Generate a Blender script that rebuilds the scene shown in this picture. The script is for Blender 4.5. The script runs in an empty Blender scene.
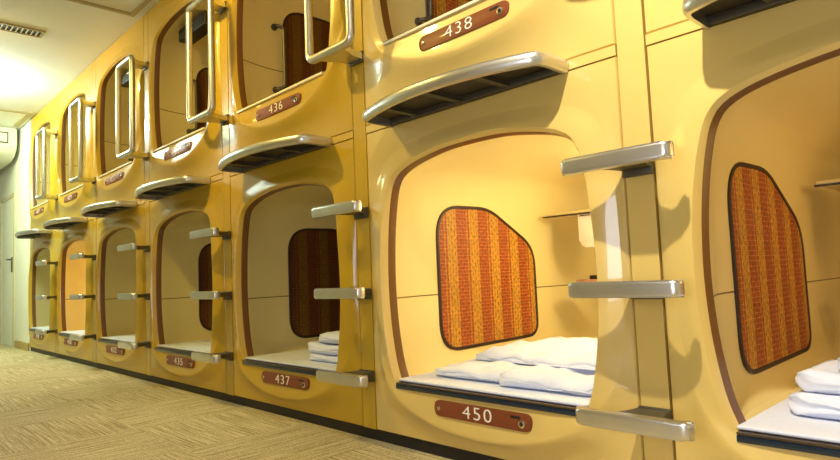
import bpy, bmesh, math, random
from mathutils import Vector, Matrix, Euler, noise
random.seed(7)
scn = bpy.context.scene
COL = scn.collection
PI = math.pi

# ------------------------------------------------------------------ camera
cam_d = bpy.data.cameras.new('camera')
cam = bpy.data.objects.new('camera', cam_d)
COL.objects.link(cam)
cam.location = (0.73966, -1.43053, 0.54942)
cam.rotation_euler = Euler([math.radians(a) for a in (94.28979, 2.40049, 46.38077)], 'XYZ')
cam_d.sensor_fit = 'HORIZONTAL'; cam_d.sensor_width = 36.0
cam_d.lens = 610.67 / 840 * 36.0
cam_d.clip_start = 0.02
scn.camera = cam

# ------------------------------------------------------------------ view, world, lights
scn.view_settings.view_transform = 'Standard'
scn.view_settings.look = 'None'
scn.view_settings.gamma = 1
scn.view_settings.use_curve_mapping = False
scn.view_settings.exposure = 0.0
w = bpy.data.worlds.new('world'); scn.world = w; w.use_nodes = True
w.node_tree.nodes['Background'].inputs[0].default_value = (1.0, 0.80, 0.45, 1)
w.node_tree.nodes['Background'].inputs[1].default_value = 0.05

def light(kind, name, loc, energy, color, size=0.05, rot=(0, 0, 0), size_y=None, spot=None):
    d = bpy.data.lights.new(name, kind); d.energy = energy; d.color = color
    if kind == 'AREA':
        d.size = size
        if size_y: d.shape = 'RECTANGLE'; d.size_y = size_y
    else:
        d.shadow_soft_size = size
    if spot: d.spot_size = math.radians(spot); d.spot_blend = 0.5
    o = bpy.data.objects.new(name, d); o.location = loc; o.rotation_euler = rot
    COL.objects.link(o); return o
WHITE = (1.0, 0.89, 0.70); GOLD = (1.0, 0.74, 0.17); COOL = (1.0, 0.8, 0.35); GREENISH = (0.86, 1.0, 0.55)
for nm, x, e, c in (('near', 0.30, 258, WHITE), ('middle', -1.90, 108, GOLD), ('further', -4.10, 88, GOLD), ('far', -6.30, 150, GREENISH)):
    light('SPOT', 'wall_washer_' + nm, (x, -1.20, 2.31), e, c, 0.03, (math.radians(58), 0, math.radians(-14 if nm == 'near' else 0)), spot=118).data.spot_blend = 1.0
    light('SPOT', 'downlight_' + nm, (x, -1.25, 2.31), {'near': 62, 'middle': 60, 'further': 60, 'far': 80}[nm], WHITE, 0.04, (0, 0, 0), spot=62)
# a, b and c: unseen fill lights added to brighten the capsule fronts
light('POINT', 'corridor_fill_a', (0.2, -2.3, 2.15), 2, COOL, 0.15)
light('POINT', 'corridor_fill_b', (-2.4, -2.3, 2.15), 3, GOLD, 0.15)
light('POINT', 'corridor_fill_c', (-5.0, -1.5, 2.15), 8, GREENISH, 0.15)
light('POINT', 'ceiling_lamp_d', (-5.30, -0.78, 2.12), 60, (0.80, 1.0, 0.95), 0.05)
# cool fill panel added at the near corridor end, no window modelled
light('AREA', 'near_end_fill', (3.1, -1.5, 1.25), 3, (0.86, 0.90, 1.0), 1.6, (0, math.radians(90), 0), 1.5)
# bluish panel added by the opposite wall for fill and flare highlights
light('AREA', 'flare_highlight_fill', (0.70, -2.88, 0.72), 25, (0.82, 0.87, 1.0), 0.95, (math.radians(90), 0, 0), 1.0)

# ------------------------------------------------------------------ materials
def mat(name, color, rough=0.5, metal=0.0, coat=0.0, bump=None, var=None, emit=None, coat_rough=0.05):
    m = bpy.data.materials.new(name); m.use_nodes = True
    nt = m.node_tree; b = nt.nodes['Principled BSDF']
    b.inputs['Base Color'].default_value = (*color, 1)
    b.inputs['Roughness'].default_value = rough
    b.inputs['Metallic'].default_value = metal
    b.inputs['Coat Weight'].default_value = coat
    b.inputs['Coat Roughness'].default_value = coat_rough
    if emit:
        b.inputs['Emission Color'].default_value = (*emit[0], 1); b.inputs['Emission Strength'].default_value = emit[1]
    tc = nt.nodes.new('ShaderNodeTexCoord')
    if var:
        n = nt.nodes.new('ShaderNodeTexNoise'); n.inputs['Scale'].default_value = var[0]; n.inputs['Detail'].default_value = 4
        mx = nt.nodes.new('ShaderNodeMix'); mx.data_type = 'RGBA'
        mx.inputs[6].default_value = (*color, 1); mx.inputs[7].default_value = (*[c * var[1] for c in color], 1)
        nt.links.new(tc.outputs['Object'], n.inputs['Vector'])
        nt.links.new(n.outputs[0], mx.inputs[0]); nt.links.new(mx.outputs[2], b.inputs['Base Color'])
    if bump:
        n2 = nt.nodes.new('ShaderNodeTexNoise'); n2.inputs['Scale'].default_value = bump[0]; n2.inputs['Detail'].default_value = bump[2] if len(bump) > 2 else 3
        bp = nt.nodes.new('ShaderNodeBump'); bp.inputs['Strength'].default_value = bump[1]; bp.inputs['Distance'].default_value = 0.01
        nt.links.new(tc.outputs['Object'], n2.inputs['Vector'])
        nt.links.new(n2.outputs[0], bp.inputs['Height']); nt.links.new(bp.outputs[0], b.inputs['Normal'])
    return m

M = {}
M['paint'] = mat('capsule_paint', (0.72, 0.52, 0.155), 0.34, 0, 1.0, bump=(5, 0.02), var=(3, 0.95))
M['paint_gold_lit'] = mat('capsule_paint_gold_lit', (0.55, 0.345, 0.016), 0.34, 0, 0.5, bump=(5, 0.02), var=(3, 0.95))  # same capsule paint, with the golden light further left put into its colour
M['trim'] = mat('opening_trim_brown', (0.15, 0.055, 0.006), 0.4, 0, 0.3)
M['liner'] = mat('liner_plastic', (0.84, 0.70, 0.31), 0.42, 0, 0.35)
M['steel'] = mat('brushed_aluminium', (0.72, 0.71, 0.67), 0.33, 0.95, bump=(180, 0.03), var=(14, 0.85))
M['steel_dark'] = mat('cast_aluminium_dark', (0.11, 0.10, 0.075), 0.5, 0.6)
M['recess'] = mat('shelf_recess_black', (0.045, 0.035, 0.02), 0.55)
M['plate'] = mat('number_plate_brown', (0.19, 0.042, 0.010), 0.45, 0, 0.15, bump=(400, 0.1))
M['white'] = mat('lettering_white', (0.9, 0.88, 0.78), 0.5)
M['chrome'] = mat('chrome_screw', (0.8, 0.74, 0.6), 0.2, 1.0)
M['black'] = mat('black_plastic', (0.010, 0.008, 0.010), 0.5)
M['navy'] = mat('navy_sill_face', (0.002, 0.014, 0.034), 0.3, 0, 0.4)
M['screen'] = mat('matt_dark_screen', (0.004, 0.004, 0.010), 0.7)
M['silltop'] = mat('sill_top_brown', (0.05, 0.028, 0.012), 0.35, 0, 0.3)
M['sillpale'] = mat('sill_pale', (0.85, 0.78, 0.55), 0.35)
M['linen'] = mat('white_linen', (0.70, 0.74, 0.88), 0.85, bump=(60, 0.25, 5), var=(8, 0.94))
M['ceiling'] = mat('ceiling_board', (0.86, 0.86, 0.76), 0.9, bump=(90, 0.12), var=(60, 0.93))
M['ceiltrim'] = mat('ceiling_trim', (0.45, 0.36, 0.16), 0.6)
M['wall'] = mat('white_wall', (0.84, 0.84, 0.76), 0.8, bump=(120, 0.06))
M['wall_grey'] = mat('opposite_wall_grey', (0.42, 0.36, 0.24), 0.7)
M['door'] = mat('white_door', (0.82, 0.82, 0.74), 0.5)
M['doorframe'] = mat('door_frame_cream', (0.62, 0.58, 0.38), 0.5)
M['base'] = mat('wood_baseboard', (0.50, 0.36, 0.12), 0.5, var=(20, 0.8))
M['ac'] = mat('air_conditioner_casing', (0.80, 0.79, 0.62), 0.45)
M['frame'] = mat('panel_frame_dark', (0.035, 0.014, 0.008), 0.45)
M['lamp'] = mat('lamp_glow', (1, 0.85, 0.55), 0.4, emit=((1, 0.72, 0.36), 12))
M['lampoff'] = mat('frosted_lamp', (0.92, 0.84, 0.66), 0.25, 0, 0.5)
M['brownbox'] = mat('console_brown', (0.45, 0.22, 0.12), 0.4)
M['cream'] = mat('console_cream', (0.88, 0.80, 0.60), 0.4)

# liner: mould seam line across the walls
def seam(m, z, t, col):
    nt = m.node_tree; b = nt.nodes['Principled BSDF']
    tc = nt.nodes.new('ShaderNodeTexCoord'); sp = nt.nodes.new('ShaderNodeSeparateXYZ')
    a = nt.nodes.new('ShaderNodeMath'); a.operation = 'COMPARE'; a.inputs[1].default_value = z; a.inputs[2].default_value = t
    mx = nt.nodes.new('ShaderNodeMix'); mx.data_type = 'RGBA'
    mx.inputs[6].default_value = b.inputs['Base Color'].default_value; mx.inputs[7].default_value = (*col, 1)
    nt.links.new(tc.outputs['Object'], sp.inputs[0]); nt.links.new(sp.outputs[2], a.inputs[0])
    nt.links.new(a.outputs[0], mx.inputs[0]); nt.links.new(mx.outputs[2], b.inputs['Base Color'])
seam(M['liner'], 0.473, 0.0022, (0.16, 0.08, 0.02))

def woven(name='woven_cane', dark=1.0):
    m = bpy.data.materials.new(name); m.use_nodes = True
    nt = m.node_tree; b = nt.nodes['Principled BSDF']; b.inputs['Roughness'].default_value = 0.5
    L = nt.links.new
    def N(t, **k):
        n = nt.nodes.new(t)
        for a, v in k.items(): setattr(n, a, v)
        return n
    def mth(op, a, bb=None, c=None):
        n = N('ShaderNodeMath', operation=op)
        for i, v in enumerate((a, bb, c)):
            if v is None: continue
            if isinstance(v, (int, float)): n.inputs[i].default_value = v
            else: L(v, n.inputs[i])
        return n.outputs[0]
    tc = N('ShaderNodeTexCoord'); sp = N('ShaderNodeSeparateXYZ'); L(tc.outputs['Object'], sp.inputs[0])
    y, z = sp.outputs[1], sp.outputs[2]
    ns = N('ShaderNodeTexNoise'); ns.inputs['Scale'].default_value = 30; L(tc.outputs['Object'], ns.inputs['Vector'])
    # wide vertical bands: yellow cane between red-brown cane
    band = mth('GREATER_THAN', mth('FRACT', mth('MULTIPLY', mth('ADD', y, mth('MULTIPLY', ns.outputs[0], 0.006)), 1 / 0.135)), 0.60)
    band2 = mth('GREATER_THAN', mth('FRACT', mth('MULTIPLY', y, 1 / 0.0675)), 0.88)
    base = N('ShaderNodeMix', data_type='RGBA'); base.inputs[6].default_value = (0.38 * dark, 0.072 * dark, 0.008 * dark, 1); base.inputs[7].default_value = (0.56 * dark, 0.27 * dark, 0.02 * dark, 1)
    L(mth('MAXIMUM', band, mth('MULTIPLY', band2, 0.6)), base.inputs[0])
    # weft rows and small bricks
    row = mth('MULTIPLY', z, 1 / 0.0145)
    shift = mth('MULTIPLY', mth('FLOOR', row), 0.5)
    wl = mth('LESS_THAN', mth('FRACT', row), 0.16)
    col = mth('ADD', mth('MULTIPLY', y, 1 / 0.034), shift)
    vl = mth('LESS_THAN', mth('FRACT', col), 0.10)
    lines = mth('MAXIMUM', wl, vl)
    mx = N('ShaderNodeMix', data_type='RGBA'); L(base.outputs[2], mx.inputs[6]); mx.inputs[7].default_value = (0.62 * dark, 0.32 * dark, 0.10 * dark, 1)
    L(mth('MULTIPLY', wl, 0.55), mx.inputs[0])
    mx2 = N('ShaderNodeMix', data_type='RGBA'); L(mx.outputs[2], mx2.inputs[6]); mx2.inputs[7].default_value = (0.12, 0.03, 0.008, 1)
    L(mth('MULTIPLY', vl, 0.7), mx2.inputs[0])
    mx3 = N('ShaderNodeMix', data_type='RGBA', blend_type='MULTIPLY'); L(mx2.outputs[2], mx3.inputs[6])
    n2 = N('ShaderNodeTexNoise'); n2.inputs['Scale'].default_value = 90; L(tc.outputs['Object'], n2.inputs['Vector'])
    cr = N('ShaderNodeValToRGB'); cr.color_ramp.elements[0].position = .3; cr.color_ramp.elements[0].color = (.6, .6, .6, 1); cr.color_ramp.elements[1].position = .7; cr.color_ramp.elements[1].color = (1.25, 1.25, 1.25, 1)
    L(n2.outputs[0], cr.inputs[0]); L(cr.outputs[0], mx3.inputs[7]); mx3.inputs[0].default_value = 1
    L(mx3.outputs[2], b.inputs['Base Color'])
    bp = N('ShaderNodeBump'); bp.inputs['Strength'].default_value = 0.5; bp.inputs['Distance'].default_value = 0.002; bp.invert = True
    L(lines, bp.inputs['Height']); L(bp.outputs[0], b.inputs['Normal'])
    return m
M['woven'] = woven(); M['woven_shaded'] = woven('woven_cane_shaded', 0.30)  # second cane is the same weave, dimness of unlit capsules put into its colour

def carpet():
    m = bpy.data.materials.new('ribbed_carpet_tiles'); m.use_nodes = True
    nt = m.node_tree; b = nt.nodes['Principled BSDF']; b.inputs['Roughness'].default_value = 0.95
    b.inputs['Specular IOR Level'].default_value = 0.1
    L = nt.links.new
    def N(t, **k):
        n = nt.nodes.new(t)
        for a, v in k.items(): setattr(n, a, v)
        return n
    def mth(op, a, bb=None):
        n = N('ShaderNodeMath', operation=op)
        for i, v in enumerate((a, bb)):
            if v is None: continue
            if isinstance(v, (int, float)): n.inputs[i].default_value = v
            else: L(v, n.inputs[i])
        return n.outputs[0]
    tc = N('ShaderNodeTexCoord'); sp = N('ShaderNodeSeparateXYZ'); L(tc.outputs['Object'], sp.inputs[0])
    T = 0.50
    chk = N('ShaderNodeTexChecker'); chk.inputs['Scale'].default_value = 1 / T; L(tc.outputs['Object'], chk.inputs['Vector'])
    # stretched noise = broken ribs, one direction per tile
    def ribs(sx, sy, det=3):
        mp = N('ShaderNodeMapping'); mp.inputs['Scale'].default_value = (sx, sy, 1); L(tc.outputs['Object'], mp.inputs['Vector'])
        n = N('ShaderNodeTexNoise'); n.inputs['Scale'].default_value = 1; n.inputs['Detail'].default_value = det; L(mp.outputs[0], n.inputs['Vector'])
        return n.outputs[0]
    mx = N('ShaderNodeMix', data_type='FLOAT'); L(chk.outputs['Fac'], mx.inputs[0]); L(ribs(3.5, 120), mx.inputs[2]); L(ribs(120, 3.5), mx.inputs[3])
    pile = N('ShaderNodeTexVoronoi'); pile.inputs['Scale'].default_value = 170; L(tc.outputs['Object'], pile.inputs['Vector'])
    h = mth('ADD', mth('MULTIPLY', mx.outputs[0], 1.0), mth('MULTIPLY', pile.outputs['Distance'], 0.35))
    cr = N('ShaderNodeValToRGB'); e = cr.color_ramp.elements
    e[0].position = .42; e[0].color = (.24, .19, .09, 1); e[1].position = .86; e[1].color = (.74, .64, .40, 1)
    x = cr.color_ramp.elements.new(.62); x.color = (.48, .40, .215, 1)
    L(h, cr.inputs[0]); L(cr.outputs[0], b.inputs['Base Color'])
    bp = N('ShaderNodeBump'); bp.inputs['Strength'].default_value = 0.8; bp.inputs['Distance'].default_value = 0.006
    L(h, bp.inputs['Height']); L(bp.outputs[0], b.inputs['Normal'])
    return m
M['carpet'] = carpet()

# ------------------------------------------------------------------ helpers
def link_mesh(name, bm, m, parent=None, smooth=True, loc=None):
    bmesh.ops.recalc_face_normals(bm, faces=bm.faces[:])
    me = bpy.data.meshes.new(name); bm.to_mesh(me); bm.free()
    if m: me.materials.append(m)
    if smooth:
        me.polygons.foreach_set('use_smooth', [True] * len(me.polygons))
        me.set_sharp_from_angle(angle=math.radians(38))
    o = bpy.data.objects.new(name, me); COL.objects.link(o)
    if parent: o.parent = parent
    if loc: o.location = loc
    return o
def tag(o, label, cat, group=None):
    o['label'] = label; o['category'] = cat
    if group: o['group'] = group
    return o
def empty(name, loc, label, cat, group=None):
    o = bpy.data.objects.new(name, None); o.location = loc; o.empty_display_size = 0.1
    COL.objects.link(o); return tag(o, label, cat, group)
def struct(o): o['kind'] = 'structure'; return o
def kids(o): return [c for c in bpy.data.objects if c.parent == o]
def copy_tree(o, parent=None):
    c = o.copy(); COL.objects.link(c)
    if parent: c.parent = parent
    for ch in kids(o): copy_tree(ch, c)
    return c
def box(bm, x0, x1, y0, y1, z0, z1, bev=0.0, seg=2):
    r = bmesh.ops.create_cube(bm, size=1)
    for v in r['verts']:
        v.co = Vector((x0 + (v.co.x + .5) * (x1 - x0), y0 + (v.co.y + .5) * (y1 - y0), z0 + (v.co.z + .5) * (z1 - z0)))
    if bev:
        es = set(e for v in r['verts'] for e in v.link_edges)
        bmesh.ops.bevel(bm, geom=list(es), offset=bev, segments=seg, affect='EDGES', profile=0.5)
    return bm
def boxo(name, dims, m, parent=None, bev=0.0, seg=2):
    return link_mesh(name, box(bmesh.new(), *dims, bev=bev, seg=seg), m, parent)
def prism(bm, pts, axis, a, b, bev=0.0, seg=2):
    """closed outline pts (2-D) extruded along an axis from a to b"""
    def P(p, t):
        if axis == 'z': return Vector((p[0], p[1], t))
        if axis == 'x': return Vector((t, p[0], p[1]))
        return Vector((p[0], t, p[1]))
    lo = [bm.verts.new(P(p, a)) for p in pts]; hi = [bm.verts.new(P(p, b)) for p in pts]
    n = len(pts); rim = []
    f1 = bm.faces.new(lo); f2 = bm.faces.new(hi[::-1])
    for i in range(n):
        bm.faces.new((lo[i], hi[i], hi[(i + 1) % n], lo[(i + 1) % n]))
    if bev:
        es = list(f1.edges) + list(f2.edges)
        bmesh.ops.bevel(bm, geom=es, offset=bev, segments=seg, affect='EDGES', profile=0.5)
    return bm
def catmull(pts, n, closed=False):
    out = []; m = len(pts); rng = m if closed else m - 1
    for i in range(rng):
        p = [Vector(pts[(i + j) % m] if closed else pts[min(max(i + j, 0), m - 1)]) for j in (-1, 0, 1, 2)]
        for k in range(n):
            t = k / n
            out.append(0.5 * ((2 * p[1]) + (p[2] - p[0]) * t + (2 * p[0] - 5 * p[1] + 4 * p[2] - p[3]) * t * t + (-p[0] + 3 * p[1] - 3 * p[2] + p[3]) * t ** 3))
    if not closed: out.append(Vector(pts[-1]))
    return out
def tube(bm, path, r, closed=False, ns=12, caps=True):
    n = len(path); rings = []; prev = None
    for i, p in enumerate(path):
        p = Vector(p)
        a = Vector(path[(i - 1) % n]) if (closed or i > 0) else p
        b = Vector(path[(i + 1) % n]) if (closed or i < n - 1) else p
        t = (b - a).normalized()
        if prev is None:
            u = t.orthogonal().normalized()
        else:
            u = (prev - t * prev.dot(t)).normalized()
        prev = u; v = t.cross(u)
        rr = r(i / (n - 1)) if callable(r) else r
        rings.append([bm.verts.new(p + (u * math.cos(2 * PI * k / ns) + v * math.sin(2 * PI * k / ns)) * rr) for k in range(ns)])
    for i in range(n if closed else n - 1):
        A, B = rings[i], rings[(i + 1) % n]
        for k in range(ns):
            bm.faces.new((A[k], A[(k + 1) % ns], B[(k + 1) % ns], B[k]))
    if caps and not closed:
        bm.faces.new(rings[0][::-1]); bm.faces.new(rings[-1])
    return bm
def rounded(pts, r, n=5):
    """round the corners of a polygon; r one radius or a list"""
    out = []; m = len(pts)
    for i in range(m):
        p = Vector(pts[i]); a = Vector(pts[i - 1]) - p; b = Vector(pts[(i + 1) % m]) - p
        rr = r[i] if isinstance(r, (list, tuple)) else r
        if rr <= 0: out.append(tuple(p)); continue
        d = min(rr, a.length * .48, b.length * .48)
        s = p + a.normalized() * d; e = p + b.normalized() * d
        for k in range(n + 1):
            t = k / n
            q = s * (1 - t) ** 2 + p * 2 * t * (1 - t) + e * t * t
            out.append(tuple(q))
    return out
def resample(pts, n):
    """n points at equal arc length on an open polyline"""
    pts = [Vector(p) for p in pts]; L = [0]
    for a, b in zip(pts, pts[1:]): L.append(L[-1] + (b - a).length)
    out = []; j = 0
    for i in range(n):
        s = L[-1] * i / (n - 1)
        while j < len(L) - 2 and L[j + 1] < s: j += 1
        t = (s - L[j]) / max(L[j + 1] - L[j], 1e-9)
        out.append(pts[j].lerp(pts[j + 1], min(max(t, 0), 1)))
    return out
def cyl_y(bm, x, z, r, y0, y1, ns=20):
    prism(bm, [(x + r * math.cos(2 * PI * k / ns), z + r * math.sin(2 * PI * k / ns)) for k in range(ns)], 'y', y0, y1, bev=min(abs(y1 - y0) * .3, r * .3), seg=2)
    return bm
def text_mesh(name, body, size, depth, m, parent, loc, sx=1.0):
    cu = bpy.data.curves.new(name, 'FONT'); cu.body = body; cu.size = size; cu.extrude = depth
    cu.align_x = 'CENTER'; cu.align_y = 'CENTER'; cu.space_character = 1.18; cu.offset = -0.0007
    t = bpy.data.objects.new('tmp', cu); COL.objects.link(t)
    bpy.context.view_layer.update()
    me = bpy.data.meshes.new_from_object(t.evaluated_get(bpy.context.evaluated_depsgraph_get()))
    bpy.data.objects.remove(t); me.name = name
    for v in me.vertices: v.co = Vector((v.co.x * sx, -v.co.z, v.co.y))
    me.materials.clear(); me.materials.append(m)
    o = bpy.data.objects.new(name, me); COL.objects.link(o); o.parent = parent; o.location = loc
    return o

# ------------------------------------------------------------------ room shell
PX = 1.1                    # capsule pitch
ZB, ZT, ZC = 1.089, 1.1205, 2.341    # lower capsule top, upper capsule bottom, ceiling
FZ = -0.042
XE = -6.525                 # far end of the capsule block
def slab(name, dims, m): return struct(boxo(name, dims, m))
slab('floor', (-8.6, 3.3, -2.9, 2.1, FZ - .05, FZ), M['carpet'])
slab('ceiling', (-8.6, 3.3, -2.9, 2.1, ZC, ZC + .05), M['ceiling'])
slab('wall_left', (-8.6, XE, 0.0, 0.12, FZ, ZC), M['wall'])
slab('wall_far', (-8.7, -8.6, -2.9, 2.1, FZ, ZC), M['wall'])
slab('wall_opposite', (-8.6, 3.3, -3.0, -2.9, FZ, ZC), M['wall_grey'])
slab('wall_near', (3.3, 3.4, -2.9, 2.1, FZ, ZC), M['wall'])
slab('wall_outer', (-8.6, 3.3, 2.1, 2.2, FZ, ZC), M['wall_grey'])
slab('wall_right', (1.09, 3.3, 0.0, 0.12, FZ, ZC), M['wall'])
slab('baseboard_left', (-7.17, XE, -0.014, -0.0005, FZ, 0.035), M['base'])
# recessed black plinth under the capsules
slab('baseboard_right', (XE + .003, 1.088, 0.012, 0.05, FZ, 0.0), M['black'])
# ceiling trims
tn = [1]
def trim(dims, m=None):
    tn[0] += 1
    return slab('trim_%d' % tn[0], dims, m or M['paint'])
trim((-3.345, -3.315, -2.0, -0.045, ZC - .012, ZC - .0005), M['ceiltrim'])
trim((-3.315, 1.0, -0.075, -0.045, ZC - .012, ZC - .0005), M['ceiltrim'])
trim((-6.29, -6.25, -2.0, -0.035, ZC - .012, ZC - .0005), M['ceiltrim'])
trim((-6.9, -6.29, -0.085, -0.035, ZC - .012, ZC - .0005), M['ceiltrim'])

# pillars between the capsules, band between the rows
for k in range(0, 6):
    x = -PX * k
    trim((x + .0025, x + .0738, 0.0, 0.04, 0.0, ZC - .001), M['paint_gold_lit'] if k else None)
for k in range(-1, 6):
    x = -PX * k
    trim((x - 1.0212, x - .0025, 0.0, 0.04, ZB + .0025, ZT - .0025), M['paint_gold_lit'] if k > 0 else None)
# black backing that shows in the seams
slab('wall_back', (XE + .003, 1.09, 0.05, 0.07, ZB - .01, ZT + .01), M['black'])
for k in range(0, 6):
    x = -PX * k
    slab('trim_%d' % (30 + k), (x - .006, x + .082, 0.042, 0.05, 0.0, ZC - .01), M['black'])

# door in the wall past the capsules
dr = boxo('door_1', (-7.95, -7.24, -0.012, -0.0005, FZ + .004, 1.62), M['door']); struct(dr)
bm = bmesh.new()
box(bm, -8.0, -7.95, -0.02, -0.0005, FZ, 1.66); box(bm, -7.24, -7.19, -0.02, -0.0005, FZ, 1.66); box(bm, -7.95, -7.24, -0.02, -0.0005, 1.62, 1.66)
link_mesh('door_frame', bm, M['doorframe'], dr)
bm = bmesh.new(); box(bm, -7.35, -7.30, -0.02, -0.012, 0.78, 0.95, .003)
tube(bm, [(-7.325, -0.02, .92), (-7.325, -0.05, .92), (-7.37, -0.055, .92)], .009)
link_mesh('door_handle', bm, M['steel_dark'], dr)

# ------------------------------------------------------------------ capsule shapes
HALF_OPEN = [(0, .978), (.11, .975), (.20, .963), (.28, .946), (.335, .926), (.368, .902), (.388, .868), (.399, .83), (.411, .77),
             (.421, .69), (.427, .60), (.428, .50), (.421, .39), (.408, .30), (.393, .235), (.374, .187)]
HALF_SCOOP = [(0, 1.032), (.14, 1.028), (.28, 1.012), (.38, .985), (.44, .94), (.468, .87), (.480, .78), (.486, .66), (.488, .54),
              (.482, .42), (.464, .32), (.430, .225), (.365, .148), (.26, .095), (.14, .064), (0, .053)]
NS = 56        # points on a half outline (upper, side)
NB = 16        # points on a half sill
def loop_from_half(half, bottom_z=None, inset=0.0, n=NS, nb=NB):
    """closed loop, clockwise from the top centre; the last nb points run along the bottom"""
    cm = catmull([Vector((a, b)) for a, b in half], 8)
    if bottom_z is None:     # the outline itself closes at the bottom centre: split it where the sill corner is
        i = min(range(len(cm)), key=lambda j: (cm[j] - Vector((.395, .185))).length)
        side, bot = resample(cm[:i + 1], n), resample(cm[i:], nb + 1)[1:]
    else:
        side = resample(cm, n); e = side[-1]
        bot = [Vector((e.x * (1 - t / nb), bottom_z)) for t in range(1, nb + 1)]
    h = side + bot
    if inset:
        cx = Vector((0, .58)); out = []
        for i, p in enumerate(h):
            a = h[max(i - 1, 0)]; b = h[min(i + 1, len(h) - 1)]; t = (b - a).normalized()
            nrm = Vector((t.y, -t.x))
            if nrm.dot(cx - p) < 0: nrm = -nrm
            if i == 0: nrm = Vector((0, -1))
            if i >= n - 1 and bottom_z is not None: nrm = Vector((-1 if i == n - 1 else 0, 0))
            out.append(p + nrm * inset)
        h = out
    sh = Vector((.006, 0))
    return [p + sh for p in h] + [Vector((-p.x, p.y)) + sh for p in h[-2:0:-1]]
def rect_loop(ref, x0, x1, z0, z1):
    """rectangle points matched to a reference loop by direction"""
    out = []
    cz = .56; idx = []
    for p in ref:
        d = Vector((p.x, p.y - cz)); s = 1e9
        if abs(d.x) > 1e-9: s = min(s, (x1 if d.x > 0 else x0) / d.x)
        if abs(d.y) > 1e-9: s = min(s, ((z1 - cz) if d.y > 0 else (z0 - cz)) / d.y)
        out.append(Vector((d.x * s, cz + d.y * s)))
    # snap the nearest point to each corner
    for c in ((x0, z0), (x0, z1), (x1, z0), (x1, z1)):
        i = min(range(len(out)), key=lambda j: (out[j] - Vector(c)).length); out[i] = Vector(c)
    return out
def skin_loops(loops, cap_last=False):
    bm = bmesh.new(); R = []
    for pts, y in loops:
        ys = y if isinstance(y, list) else [y] * len(pts)
        R.append([bm.verts.new((p.x, yy, p.y)) for p, yy in zip(pts, ys)])
    for A, B in zip(R, R[1:]):
        n = len(A)
        for i in range(n):
            bm.faces.new((A[i], A[(i + 1) % n], B[(i + 1) % n], B[i]))
    if cap_last: bm.faces.new(R[-1])
    return bm
def mixl(A, B, t): return [a.lerp(b, t) for a, b in zip(A, B)]
OPEN = loop_from_half(HALF_OPEN, .185)
SCOOP = loop_from_half(HALF_SCOOP)
OPEN_IN = loop_from_half(HALF_OPEN, .185, inset=.012)
OPEN_IN2 = loop_from_half(HALF_OPEN, .185, inset=.015)
HW = .5095
PEAK, RIMY = -.044, -.020
def open_depth():
    return [-(.013 + .017 * min(1, max(0, (.95 - p.y) / .25)) - .006 * min(1, max(0, (.28 - p.y) / .1))) for p in OPEN]
def panel_mesh(z0, z1):
    R0 = rect_loop(SCOOP, -HW, HW, z0, z1)
    R1 = rect_loop(SCOOP, -HW + .003, HW - .003, z0 + .003, z1 - .003)
    loops = [(R0, .04), (R0, .004), (R1, .0)]
    # bottom: the apron crease stands out; sides: a convex flare rises to the lip of the opening; top: nearly flat
    def cl(v): return min(1, max(0, v))
    side = [cl((.97 - p.y) / .22) * cl((p.y - .16) / .22) for p in SCOOP]
    bot = [cl((.34 - p.y) / .20) for p in SCOOP]
    sc = [-(.001 + .011 * a + .036 * b) for a, b in zip(side, bot)]
    op = open_depth()
    for t, f, g in ((.25, .03, .27), (.5, .16, .54), (.7, .45, .74), (.85, .78, .88), (.95, .96, .97)):
        loops.append((mixl(R1, SCOOP, t), [p * (f * (1 - a) + g * a) for p, a in zip(sc, side)]))
    loops.append((SCOOP, sc))
    for t, f, g in ((.06, .03, .08), (.3, .28, .37), (.6, .70, .72), (.88, .96, .96)):
        loops.append((mixl(SCOOP, OPEN, t), [s_ + (o_ - s_) * (f * (1 - a) + g * a) for s_, o_, a in zip(sc, op, side)]))
    loops.append((OPEN, op))
    loops.append((mixl(OPEN, OPEN_IN, .15), [o_ + .002 for o_ in op]))
    loops.append((mixl(OPEN, OPEN_IN, .85), [-.001] * len(op)))
    return skin_loops(loops)
def trim_mesh():
    return skin_loops([(mixl(OPEN, OPEN_IN, .85), -.001), (OPEN_IN, .004), (OPEN_IN2, .030), (loop_from_half(HALF_OPEN, .185, inset=.008), .034)])
def liner_mesh():
    HL = [(0, .998), (.2, .995), (.34, .975), (.41, .935), (.447, .86), (.455, .75), (.4565, .60), (.4565, .45), (.4565, .33), (.4560, .25), (.440, .200), (.42, .180)]
    def ll(s): 
        return loop_from_half(HL, .180)
    IN = ll(0)
    L0 = OPEN_IN2
    mid = mixl(L0, IN, .35)
    HC = [(0, .95), (.2, .945), (.32, .92), (.38, .87), (.41, .78), (.42, .6), (.42, .40), (.41, .28), (.39, .21), (.37, .182)]
    return skin_loops([(L0, .030), (mixl(L0, IN, .12), .045), (mixl(L0, IN, .35), .075), (mixl(L0, IN, .72), .135), (mixl(L0, IN, .93), .195), (IN, .26),
                       (IN, .7), (IN, 1.2), (IN, 1.7), (loop_from_half(HC, .182), 1.92), (mixl(loop_from_half(HC, .182), [Vector((0, .5))] * len(IN), .15), 1.95)], cap_last=True)

WX = -.4505
wp = rounded([(.290, .247), (.930, .255), (.930, .662), (.615, .830), (.290, .826)], [.11, .07, .09, .07, .13], 7)

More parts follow.
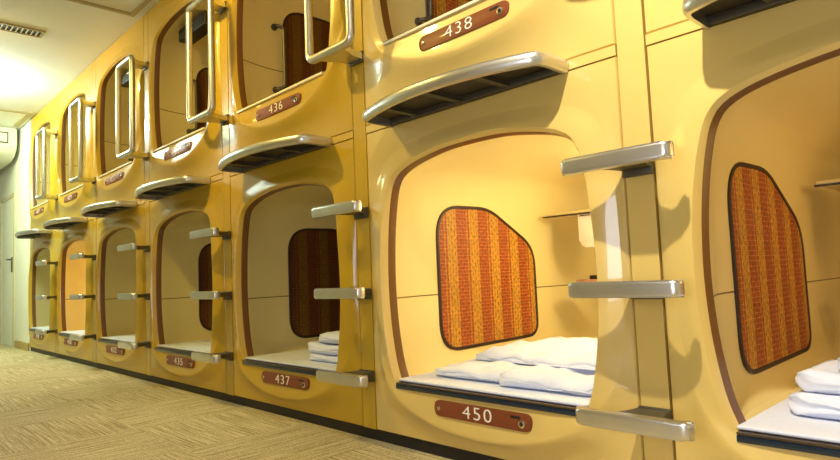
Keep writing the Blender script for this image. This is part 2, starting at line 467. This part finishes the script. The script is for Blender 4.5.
def lock_and_plate(parent, number, cz):
    bm = bmesh.new(); cx = .02; hw, hh = .188, .0245
    yb = -.0345
    prism(bm, rounded([(cx - hw, cz - hh), (cx + hw, cz - hh), (cx + hw, cz + hh), (cx - hw, cz + hh)], .022, 6), 'y', yb + .006, yb - .004, bev=.0015)
    pl = link_mesh('number_plate', bm, M['plate'], parent)
    for sx in (-1,):
        bm = bmesh.new(); cyl_y(bm, cx - .166, cz, .007, yb - .001, yb - .008, 14)
        link_mesh('screw', bm, M['chrome'], pl)
    bm = bmesh.new(); cyl_y(bm, cx + .158, cz - .004, .0115, yb - .001, yb - .009, 20)
    lk = link_mesh('lock', bm, M['chrome'], pl)
    bm = bmesh.new(); cyl_y(bm, cx + .158, cz - .004, .006, yb - .008, yb - .0105, 16); link_mesh('keyhole', bm, M['black'], pl)
    bm = bmesh.new(); box(bm, cx + .118, cx + .152, yb - .0055, yb - .001, cz + .009, cz + .0165, .001); link_mesh('maker_badge', bm, M['black'], pl)
    if number:
        text_mesh('number', number, .055, .0010, M['white'], pl, (cx - .008, yb - .0048, cz), 1.28)
    return pl

PROTO = {}
def make_capsule(kind):
    root = bpy.data.objects.new('sleeping_capsule', None); COL.objects.link(root); root.empty_display_size = .1
    if kind == 'lower': link_mesh('front_panel', panel_mesh(.0, ZB), M['paint'], root)
    else: link_mesh('front_panel', panel_mesh(ZT - 1.2, ZC - .001 - 1.2), M['paint'], root)
    link_mesh('opening_trim', trim_mesh(), M['trim'], root)
    link_mesh('interior_shell', liner_mesh(), M['liner'], root)
    # woven cane panel on the left-hand inside wall
    bm = bmesh.new(); prism(bm, wp, 'x', WX - .006, WX + .004)
    wv = link_mesh('woven_panel', bm, M['woven'], root, smooth=False)
    bm = bmesh.new(); n = len(wp); c = Vector((.6, .54)); R = []
    outl = []
    for i, p in enumerate(wp):
        a = Vector(wp[i - 1]); b = Vector(wp[(i + 1) % n]); t = (b - a).normalized(); nr = Vector((t.y, -t.x))
        outl.append(nr)
    for off, x in ((.004, WX - .004), (.004, WX + .005), (.002, WX + .007), (-.008, WX + .007), (-.010, WX + .003)):
        R.append([bm.verts.new((x, p[0] + o.x * off, p[1] + o.y * off)) for p, o in zip(wp, outl)])
    for A, B in zip(R, R[1:]):
        for i in range(n): bm.faces.new((A[i], A[(i + 1) % n], B[(i + 1) % n], B[i]))
    link_mesh('panel_frame', bm, M['frame'], wv)
    # ledge that crosses the far part, with a lamp cover and the alarm console under it
    bm = bmesh.new(); box(bm, -.400, .44, .965, 1.28, .797, .812, .004); lg = link_mesh('overhead_ledge', bm, M['liner'], root)
    bm = bmesh.new(); prism(bm, rounded([(-.405, .793), (.43, .789), (.43, .797), (-.405, .800)], .002, 3), 'y', .958, .968); link_mesh('ledge_lip', bm, M['frame'], lg)
    bm = bmesh.new(); prism(bm, rounded([(-.236, .645), (-.09, .645), (-.09, .797), (-.236, .797)], [.03, .03, .004, .004], 6), 'y', .985, 1.06, bev=.012, seg=3)
    link_mesh('lamp_cover', bm, M['lampoff'], root)
    bm = bmesh.new(); box(bm, -.27, -.12, .985, 1.12, .47, .502, .01, 3); cs = link_mesh('alarm_console', bm, M['brownbox'], root)
    bm = bmesh.new(); box(bm, -.20, -.13, .99, 1.10, .503, .52, .004); link_mesh('console_top', bm, M['black'], cs)
    # sill
    if kind == 'lower':
        bm = bmesh.new(); box(bm, -.358, .370, -.0325, .010, .183, .1885, .0015); sl = link_mesh('sill', bm, M['silltop'], root)
        bm = bmesh.new(); box(bm, -.358, .370, -.034, -.020, .168, .1825, .002); link_mesh('sill_face', bm, M['navy'], sl)
    else:
        bm = bmesh.new(); box(bm, -.362, .362, -.034, .034, .176, .186, .0015); sl = link_mesh('sill', bm, M['sillpale'], root)
        bm = bmesh.new(); box(bm, -.362, .362, -.030, .03, .1865, .190, .0008); link_mesh('sill_strip', bm, M['black'], sl)
        # grab bar beside the woven panel
        bm = bmesh.new()
        pth = catmull([(WX + .0, .235, .705), (WX + .03, .232, .705), (WX + .045, .262, .695), (WX + .047, .268, .66), (WX + .047, .268, .42), (WX + .045, .262, .375), (WX + .03, .232, .362), (WX, .235, .362)], 5)
        tube(bm, [tuple(p) for p in pth], .0095, ns=10)
        gb = link_mesh('grab_bar', bm, M['steel_dark'], root)
        for z in (.705, .362):
            bm = bmesh.new(); prism(bm, [(.235 + .018 * math.cos(a * PI / 8), z + .018 * math.sin(a * PI / 8)) for a in range(16)], 'x', WX, WX + .014, bev=.004)
            link_mesh('grab_bar_boss', bm, M['steel_dark'], gb)
    return root

LOWER = {-1: None, 0: '450', 1: '437', 2: '435', 3: '432', 4: '430', 5: '428'}
UPPER = {-1: None, 0: '438', 1: '436', 2: '433', 3: '431', 4: '429', 5: '427'}
LLAB = {-1: 'lower sleeping capsule cut by the right edge of the photo, dark woven panel inside',
        0: 'lower sleeping capsule with plate 450, brightly lit inside, white duvet on its bed',
        1: 'lower sleeping capsule with plate 437 and a stack of folded white linen',
        2: 'lower sleeping capsule with plate 435, under the capsule with plate 433',
        3: 'lower sleeping capsule with plate 432, next on the left of 435',
        4: 'lower sleeping capsule glowing orange inside, last but one of the row',
        5: 'lower sleeping capsule at the far end of the row beside the white wall'}
ULAB = {-1: 'upper sleeping capsule at the right edge, only a strip above the last shelf showing',
        0: 'upper sleeping capsule with plate 438, directly above 450',
        1: 'upper sleeping capsule with plate 436, steel grab bar beside its woven panel',
        2: 'upper sleeping capsule with plate 433, small dark television under its roof',
        3: 'upper sleeping capsule directly above the one with plate 432',
        4: 'upper sleeping capsule, last but one before the far white wall',
        5: 'upper sleeping capsule at the far end next to the white wall'}
lowp = make_capsule('lower'); upp = make_capsule('upper')
CAPS = {}; light_tinted = {}
for kind, proto, nums, labs in (('lower', lowp, LOWER, LLAB), ('upper', upp, UPPER, ULAB)):
    objs = []
    for i, k in enumerate(range(-1, 6)):
        o = proto if i == 0 else copy_tree(proto)
        objs.append((k, o))
    for k, o in objs:
        o.location = (-PX * k - .512, 0, 0 if kind == 'lower' else 1.2)
        tag(o, labs[k], 'sleeping capsule', kind + ' row of sleeping capsules')
        lock_and_plate(o, nums[k], .129 if kind == 'lower' else .117)
        CAPS[(kind, k)] = o
        if k >= 1:  # these capsules carry the golden light and dim interiors in their colours
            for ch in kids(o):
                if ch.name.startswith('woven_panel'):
                    if light_tinted.get('w') is None:
                        light_tinted['w'] = ch.data.copy(); light_tinted['w'].materials[0] = M['woven_shaded']
                    ch.data = light_tinted['w']
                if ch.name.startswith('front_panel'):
                    if light_tinted.get(kind) is None:
                        light_tinted[kind] = ch.data.copy(); light_tinted[kind].materials[0] = M['paint_gold_lit']
                    ch.data = light_tinted[kind]
bpy.context.view_layer.update()

# reading lamps on the right-hand inside wall (alight in 450 and the next-to-last capsule)
def reading_lamp(k, energy, col):
    r = CAPS[('lower', k)]
    bm = bmesh.new(); box(bm, .425, .455, .66, .80, .84, .90, .01, 3)
    link_mesh('reading_lamp', bm, M['lamp'], r)
    light('POINT', 'reading_light', (r.location.x + .33, .72, .84), energy, col, .05)
reading_lamp(0, 10, (1.0, 0.84, 0.56))
reading_lamp(-1, 3.0, (1.0, 0.66, 0.28))
reading_lamp(4, 5.0, (1.0, 0.55, 0.10))

# ------------------------------------------------------------------ shelves between the rows
def shelf_front(n=24):
    pts = []
    for i in range(n + 1):
        x = -.335 + .67 * i / n
        pts.append((x, -.208 + .062 * (abs(x) / .335) ** 2))
    return pts
def make_shelf():
    root = bpy.data.objects.new('step_shelf', None); COL.objects.link(root); root.empty_display_size = .05
    f = shelf_front()
    outer = [(-.372, -.001)] + [(-.372, -.095), (-.368, -.118), (-.357, -.136)] + f + [(.357, -.136), (.368, -.118), (.372, -.095), (.372, -.001)]
    n = len(outer)
    def shrink(d):
        out = []
        for i, p in enumerate(outer):
            a = Vector(outer[max(i - 1, 0)]); b = Vector(outer[min(i + 1, n - 1)]); t = (b - a).normalized()
            nr = Vector((-t.y, t.x)); out.append((p[0] + nr.x * d, min(p[1] + nr.y * d, -.001)))
        return out
    # rim: a rounded section following the outline
    sec = [(.000, -.002), (-.001, -.012), (.001, -.024), (.006, -.030), (.016, -.031), (.017, -.020), (.016, -.004)]
    sec2 = [(.022, .007), (.011, .008), (.003, .004)]
    prof = sec2 + sec
    bm = bmesh.new(); R = [[bm.verts.new((p[0], p[1], z)) for p in shrink(d)] for d, z in prof]
    for A, B in zip(R, R[1:] + R[:1]):
        for i in range(n - 1): bm.faces.new((A[i], A[i + 1], B[i + 1], B[i]))
    link_mesh('shelf_rim', bm, M['steel'], root)
    bm = bmesh.new(); prism(bm, shrink(.012), 'z', -.004, .003); link_mesh('shelf_tread', bm, M['recess'], root)
    for x in (-.22, -.02, .17):
        bm = bmesh.new()
        fy = -.208 + .062 * (abs(x) / .335) ** 2 + .012
        prism(bm, [(x - .030, fy), (x + .030, fy), (x + .011, fy + .035), (x + .009, -.030), (x + .018, -.002), (x - .018, -.002), (x - .009, -.030), (x - .011, fy + .035)], 'z', -.022, -.004, bev=.002)
        link_mesh('shelf_rib', bm, M['steel_dark'], root)
    bm = bmesh.new(); box(bm, -.355, .355, -.016, -.001, -.026, -.004, .003); link_mesh('rear_rail', bm, M['steel_dark'], root)
    return root
SLAB = {-1: 'curved metal step shelf at the top right corner of the photo',
        0: 'largest curved metal step shelf, between plates 438 and 450',
        1: 'curved metal step shelf between plate 436 and capsule 437',
        2: 'curved metal step shelf between plate 433 and capsule 435',
        3: 'curved metal step shelf above capsule 432',
        4: 'small curved metal step shelf above the orange-lit capsule',
        5: 'farthest curved metal step shelf, overlapping the white wall'}
sh = make_shelf()
for i, k in enumerate(range(-1, 6)):
    o = sh if i == 0 else copy_tree(sh)
    o.location = (-PX * k - .512, -.001, 1.113)
    tag(o, SLAB[k], 'shelf', 'step shelves between the two rows')
    if i == 0: base = o

# ------------------------------------------------------------------ rungs and grab rails on the pillars
def web_outline(hw=.092, yb=-.112):
    right = catmull([Vector((hw, yb)), Vector((.066, yb + .030)), Vector((.048, yb + .062)), Vector((.040, -.020)), Vector((.040, -.0015))], 5)
    r = [tuple(p) for p in right]
    return r + [(-x, y) for x, y in r[::-1]]
def make_step():
    root = bpy.data.objects.new('climbing_step', None); COL.objects.link(root); root.empty_display_size = .05
    bm = bmesh.new()
    out = rounded([(-.137, -.142), (.137, -.142), (.140, -.108), (.122, -.108), (.112, -.118), (-.112, -.118), (-.122, -.108), (-.140, -.108)], [.026, .026, .010, .010, .006, .006, .010, .010], 5)
    prism(bm, out, 'z', -.020, .018, bev=.009, seg=4)
    link_mesh('step_bar', bm, M['steel'], root)
    bm = bmesh.new(); prism(bm, web_outline(.110, -.120), 'z', -.013, .008, bev=.002); link_mesh('step_bracket', bm, M['steel_dark'], root)
    bm = bmesh.new(); box(bm, -.040, .040, -.012, -.0008, -.030, .012, .003); link_mesh('mounting_plate', bm, M['steel_dark'], root)
    return root
st = make_step(); first = True
PN = {0: 'on the pillar right of 450', 1: 'on the pillar between 437 and 450', 2: 'on the pillar between 435 and 437', 3: 'on the pillar between 432 and 435',
      4: 'on the pillar left of 432', 5: 'on the farthest pillar of the wall'}
for k in range(0, 6):
    for z, nm in ((.802, 'top'), (.500, 'middle'), (.200, 'bottom')):
        o = st if first else copy_tree(st); first = False
        o.location = (-PX * k + .0385, -.0003, z)
        tag(o, '%s metal climbing step %s' % (nm, PN[k]), 'step', 'climbing steps beside the lower capsules')
def make_rail():
    root = bpy.data.objects.new('grab_rail', None); COL.objects.link(root); root.empty_display_size = .05
    bm = bmesh.new(); loop = rounded([(-.130, .012), (.130, .012), (.130, .606), (-.130, .606)], .032, 6)
    tube(bm, [(x, -.130, z) for x, z in loop], .0165, closed=True, ns=14)
    link_mesh('rail_hoop', bm, M['steel'], root)
    for z in (.012, .606):
        bm = bmesh.new(); prism(bm, web_outline(.078, -.125), 'z', z - .012, z + .012, bev=.005, seg=2)
        b_ = link_mesh('rail_bracket', bm, M['steel'], root)
        bm = bmesh.new(); box(bm, -.040, .040, -.012, -.0008, z - .022, z + .022, .004); link_mesh('mounting_plate', bm, M['steel_dark'], b_)
    return root
rl = make_rail()
RL = {0: 'steel grab rail beside upper capsule 438, above the frame', 1: 'steel grab rail between plates 436 and 438, largest in view',
      2: 'steel grab rail between plates 433 and 436', 3: 'steel grab rail left of the capsule with plate 433',
      4: 'steel grab rail second from the far white wall', 5: 'steel grab rail nearest the far white wall'}
for k in range(0, 6):
    o = rl if k == 0 else copy_tree(rl)
    o.location = (-PX * k + .0410, -.0003, 1.376)
    tag(o, RL[k], 'grab rail', 'grab rails beside the upper capsules')

# ------------------------------------------------------------------ bedding
def soft_slab(bm, x0, x1, y0, y1, z0, z1, seed, amp=.008, puff=.0, nx=26, ny=18, nz=4, yaw=0.0, drop=0.0, crease=.003):
    """cushion-like slab with rounded rims and wandering creases"""
    cx, cy = (x0 + x1) / 2, (y0 + y1) / 2; hx, hy, hz = (x1 - x0) / 2, (y1 - y0) / 2, (z1 - z0) / 2; cz = (z0 + z1) / 2
    grid = {}
    r = bmesh.ops.create_cube(bm, size=2)
    vs = r['verts']
    es = list(set(e for v in vs for e in v.link_edges))
    bmesh.ops.subdivide_edges(bm, edges=es, cuts=23, use_grid_fill=True)
    allv = list(bm.verts)
    ca, sa = math.cos(yaw), math.sin(yaw)
    for v in allv:
        u = v.co.copy()
        e = 5.0
        # superellipse rounding in plan and section
        m = max(abs(u.x), abs(u.y)); l = (abs(u.x) ** 6 + abs(u.y) ** 6) ** (1 / 6) or 1
        px, py = u.x * m / l, u.y * m / l
        edge = max(abs(px), abs(py))
        th = (1 - max(0, (edge - .80) / .20) ** 2 * .75) if abs(u.z) > 0 else 1
        zz = u.z * th
        x, y, z = px * hx, py * hy, zz * hz
        z += puff * (1 - px * px) * (1 - py * py) * (1 if u.z > 0 else 0)
        pn = Vector((x * 7 + seed * 3.1, y * 9, z * 6))
        a = noise.noise(pn) * amp + noise.noise(pn * 2.7) * amp * .5
        q = Vector((x * 9, y * 9, seed)); wx = x * 6 + noise.noise(q) * 1.6; wy = y * 10 + noise.noise(q * .7 + Vector((5, 3, 1))) * 1.8
        z += crease * (max(0, math.sin(wx * 2.1 + wy * 1.3)) ** 6 - max(0, math.sin(wx * 1.2 - wy * 1.9 + seed)) ** 8 * 1.2) * (1 if u.z > -.2 else 0)
        wr = 1 - abs(noise.noise(Vector((x * 5 + y * 4 + seed, y * 3 - x * 2, seed)))) * 2
        if u.z > -.5: z += a * 1.2 + max(0, wr - .75) * amp * 1.8
        k = 1 + noise.noise(Vector((u.x * 1.5 + seed, u.y * 1.5, u.z))) * .03
        x *= k; y *= k
        z -= drop * (px * .5 + .5)
        v.co = Vector((cx + x * ca - y * sa, cy + x * sa + y * ca, cz + z))
    return bm
def soft(name, args, label, cat, group=None, **kw):
    bm = bmesh.new(); soft_slab(bm, *args, **kw)
    o = link_mesh(name, bm, M['linen'], None)
    for p in o.data.polygons: p.use_smooth = True
    o.data.set_sharp_from_angle(angle=PI)
    return tag(o, label, cat, group)
MZ = .199
ML = {-1: 'white sheeted mattress in the capsule at the right edge', 0: 'white sheeted mattress under the duvet in 450', 1: 'pale mattress on the floor of capsule 437',
      2: 'pale mattress on the floor of capsule 435', 3: 'pale mattress on the floor of capsule 432', 4: 'pale mattress in the orange-lit capsule', 5: 'pale mattress in the farthest lower capsule'}
for k in range(-1, 6):
    cx = -PX * k - .512
    bm = bmesh.new(); box(bm, cx - .362, cx + .370, -.016, 1.85, .190, MZ, .004, 3)
    tag(link_mesh('mattress', bm, M['linen'], None), ML[k], 'mattress', 'mattresses in the lower capsules')
# 450: duvet folded in layers, a pillow behind
c0 = -.512
soft('folded_duvet', (c0 - .31, c0 + .14, .07, .44, MZ, .235, 1), 'bottom fold of white duvet at the front left of bed 450', 'duvet', 'white bedding in 450', amp=.012, crease=.006, puff=.006)
soft('folded_duvet', (c0 + .0, c0 + .38, .045, .40, MZ + .0, .240, 2), 'crumpled white duvet at the front right of bed 450', 'duvet', 'white bedding in 450', amp=.016, yaw=.06, crease=.009, puff=.008)
soft('pillow', (c0 - .25, c0 + .38, .20, .66, .240, .268, 3), 'wide white pillow lying on top of the duvets in 450', 'pillow', 'white bedding in 450', amp=.016, puff=.028, crease=.006)
# 437
c1 = c0 - PX
soft('folded_towel', (c1 + .02, c1 + .37, .07, .30, MZ, .232, 5), 'thin white folded sheet at the bottom of the stack in 437', 'linen', 'linen stack in 437', amp=.004)
soft('folded_towel', (c1 + .01, c1 + .37, .07, .31, .232, .275, 6), 'thick white folded towel in the middle of the stack in 437', 'linen', 'linen stack in 437', amp=.005)
soft('pillow', (c1 + .07, c1 + .39, .09, .34, .276, .315, 7), 'puffy white pillow on top of the stack in 437', 'pillow', 'linen stack in 437', amp=.006, puff=.016)
# 435
c2 = c1 - PX
soft('folded_towel', (c2 + .10, c2 + .38, .10, .33, MZ, .242, 8), 'lower folded white towel in capsule 435', 'linen', 'linen stack in 435', amp=.005)
soft('folded_towel', (c2 + .12, c2 + .38, .12, .34, .242, .286, 9), 'upper folded white towel in capsule 435', 'linen', 'linen stack in 435', amp=.006, puff=.008)
# right edge capsule
cr = c0 + PX
soft('folded_towel', (cr - .315, cr + .25, .12, .42, MZ, .250, 11), 'white folded towel at the bottom of the stack by the right edge', 'linen', 'linen stack by the right edge', amp=.005)
soft('folded_towel', (cr - .30, cr + .25, .14, .42, .250, .296, 12), 'white folded towel in the middle of the stack by the right edge', 'linen', 'linen stack by the right edge', amp=.006)
soft('folded_towel', (cr - .22, cr + .27, .16, .44, .296, .336, 13), 'white folded towel on top of the stack by the right edge', 'linen', 'linen stack by the right edge', amp=.008, puff=.01)

# televisions hanging inside the upper capsules
def make_tv():
    root = bpy.data.objects.new('television', None); COL.objects.link(root); root.empty_display_size = .05
    bm = bmesh.new(); box(bm, -.19, .19, -.02, .07, -.078, .0, .008, 3); link_mesh('casing', bm, M['black'], root)
    bm = bmesh.new(); box(bm, -.175, .175, -.023, -.0205, -.070, -.010, .001); link_mesh('screen', bm, M['screen'], root)
    bm = bmesh.new(); box(bm, -.02, .03, -.0245, -.0232, -.030, -.022, .0003); link_mesh('pale_badge', bm, M['white'], root)
    bm = bmesh.new(); box(bm, -.03, .03, .02, .05, -.002, .030, .002); link_mesh('ceiling_bracket', bm, M['steel_dark'], root)
    return root
tv = make_tv()
for i, (k, l) in enumerate(((2, 'small black television hanging in the upper capsule with plate 433'), (3, 'small black television hanging in the upper capsule left of 433'))):
    o = tv if i == 0 else copy_tree(tv)
    o.location = (-PX * k - .512 - .07, .115, 2.152)
    tag(o, l, 'television', 'televisions in the upper capsules')

# ------------------------------------------------------------------ ceiling vent and air conditioner
vent = empty('ceiling_vent', (-4.03, -.72, ZC), 'slotted dark air vent in the white ceiling at the upper left', 'vent')
bm = bmesh.new()
for d in ((-.065, .065, -.32, -.305), (-.065, .065, .285, .30), (-.065, -.050, -.305, .285), (.050, .065, -.305, .285)):
    box(bm, d[0], d[1], d[2], d[3], -.010, -.0005)
link_mesh('vent_frame', bm, M['ceiltrim'], vent)
bm = bmesh.new(); box(bm, -.05, .05, -.305, .285, -.003, -.0006); link_mesh('vent_backing', bm, M['black'], vent)
bm = bmesh.new()
for i in range(20): box(bm, -.045, .045, -.296 + i * .0292, -.2895 + i * .0292, -.009, -.003)
link_mesh('vent_slats', bm, M['ac'], vent)

ac = empty('air_conditioner', (-6.97, -.55, ZC), 'cream air conditioner under the ceiling at the far left', 'air conditioner')
prof = [(-1.47, -.003), (-.02, -.003), (.0, -.02), (.0, -.20), (-.04, -.26), (-.14, -.31), (-.30, -.34), (-1.47, -.34)]
bm = bmesh.new(); prism(bm, [(x, z) for x, z in prof], 'y', -.50, .515, bev=.02, seg=3); link_mesh('casing', bm, M['ac'], ac)
bm = bmesh.new(); box(bm, .001, .008, -.45, .43, -.185, -.065, .003); og = link_mesh('outlet_grille', bm, M['black'], ac)
bm = bmesh.new(); box(bm, .006, .012, -.44, .42, -.172, -.078, .003); link_mesh('louvre', bm, M['ac'], og)
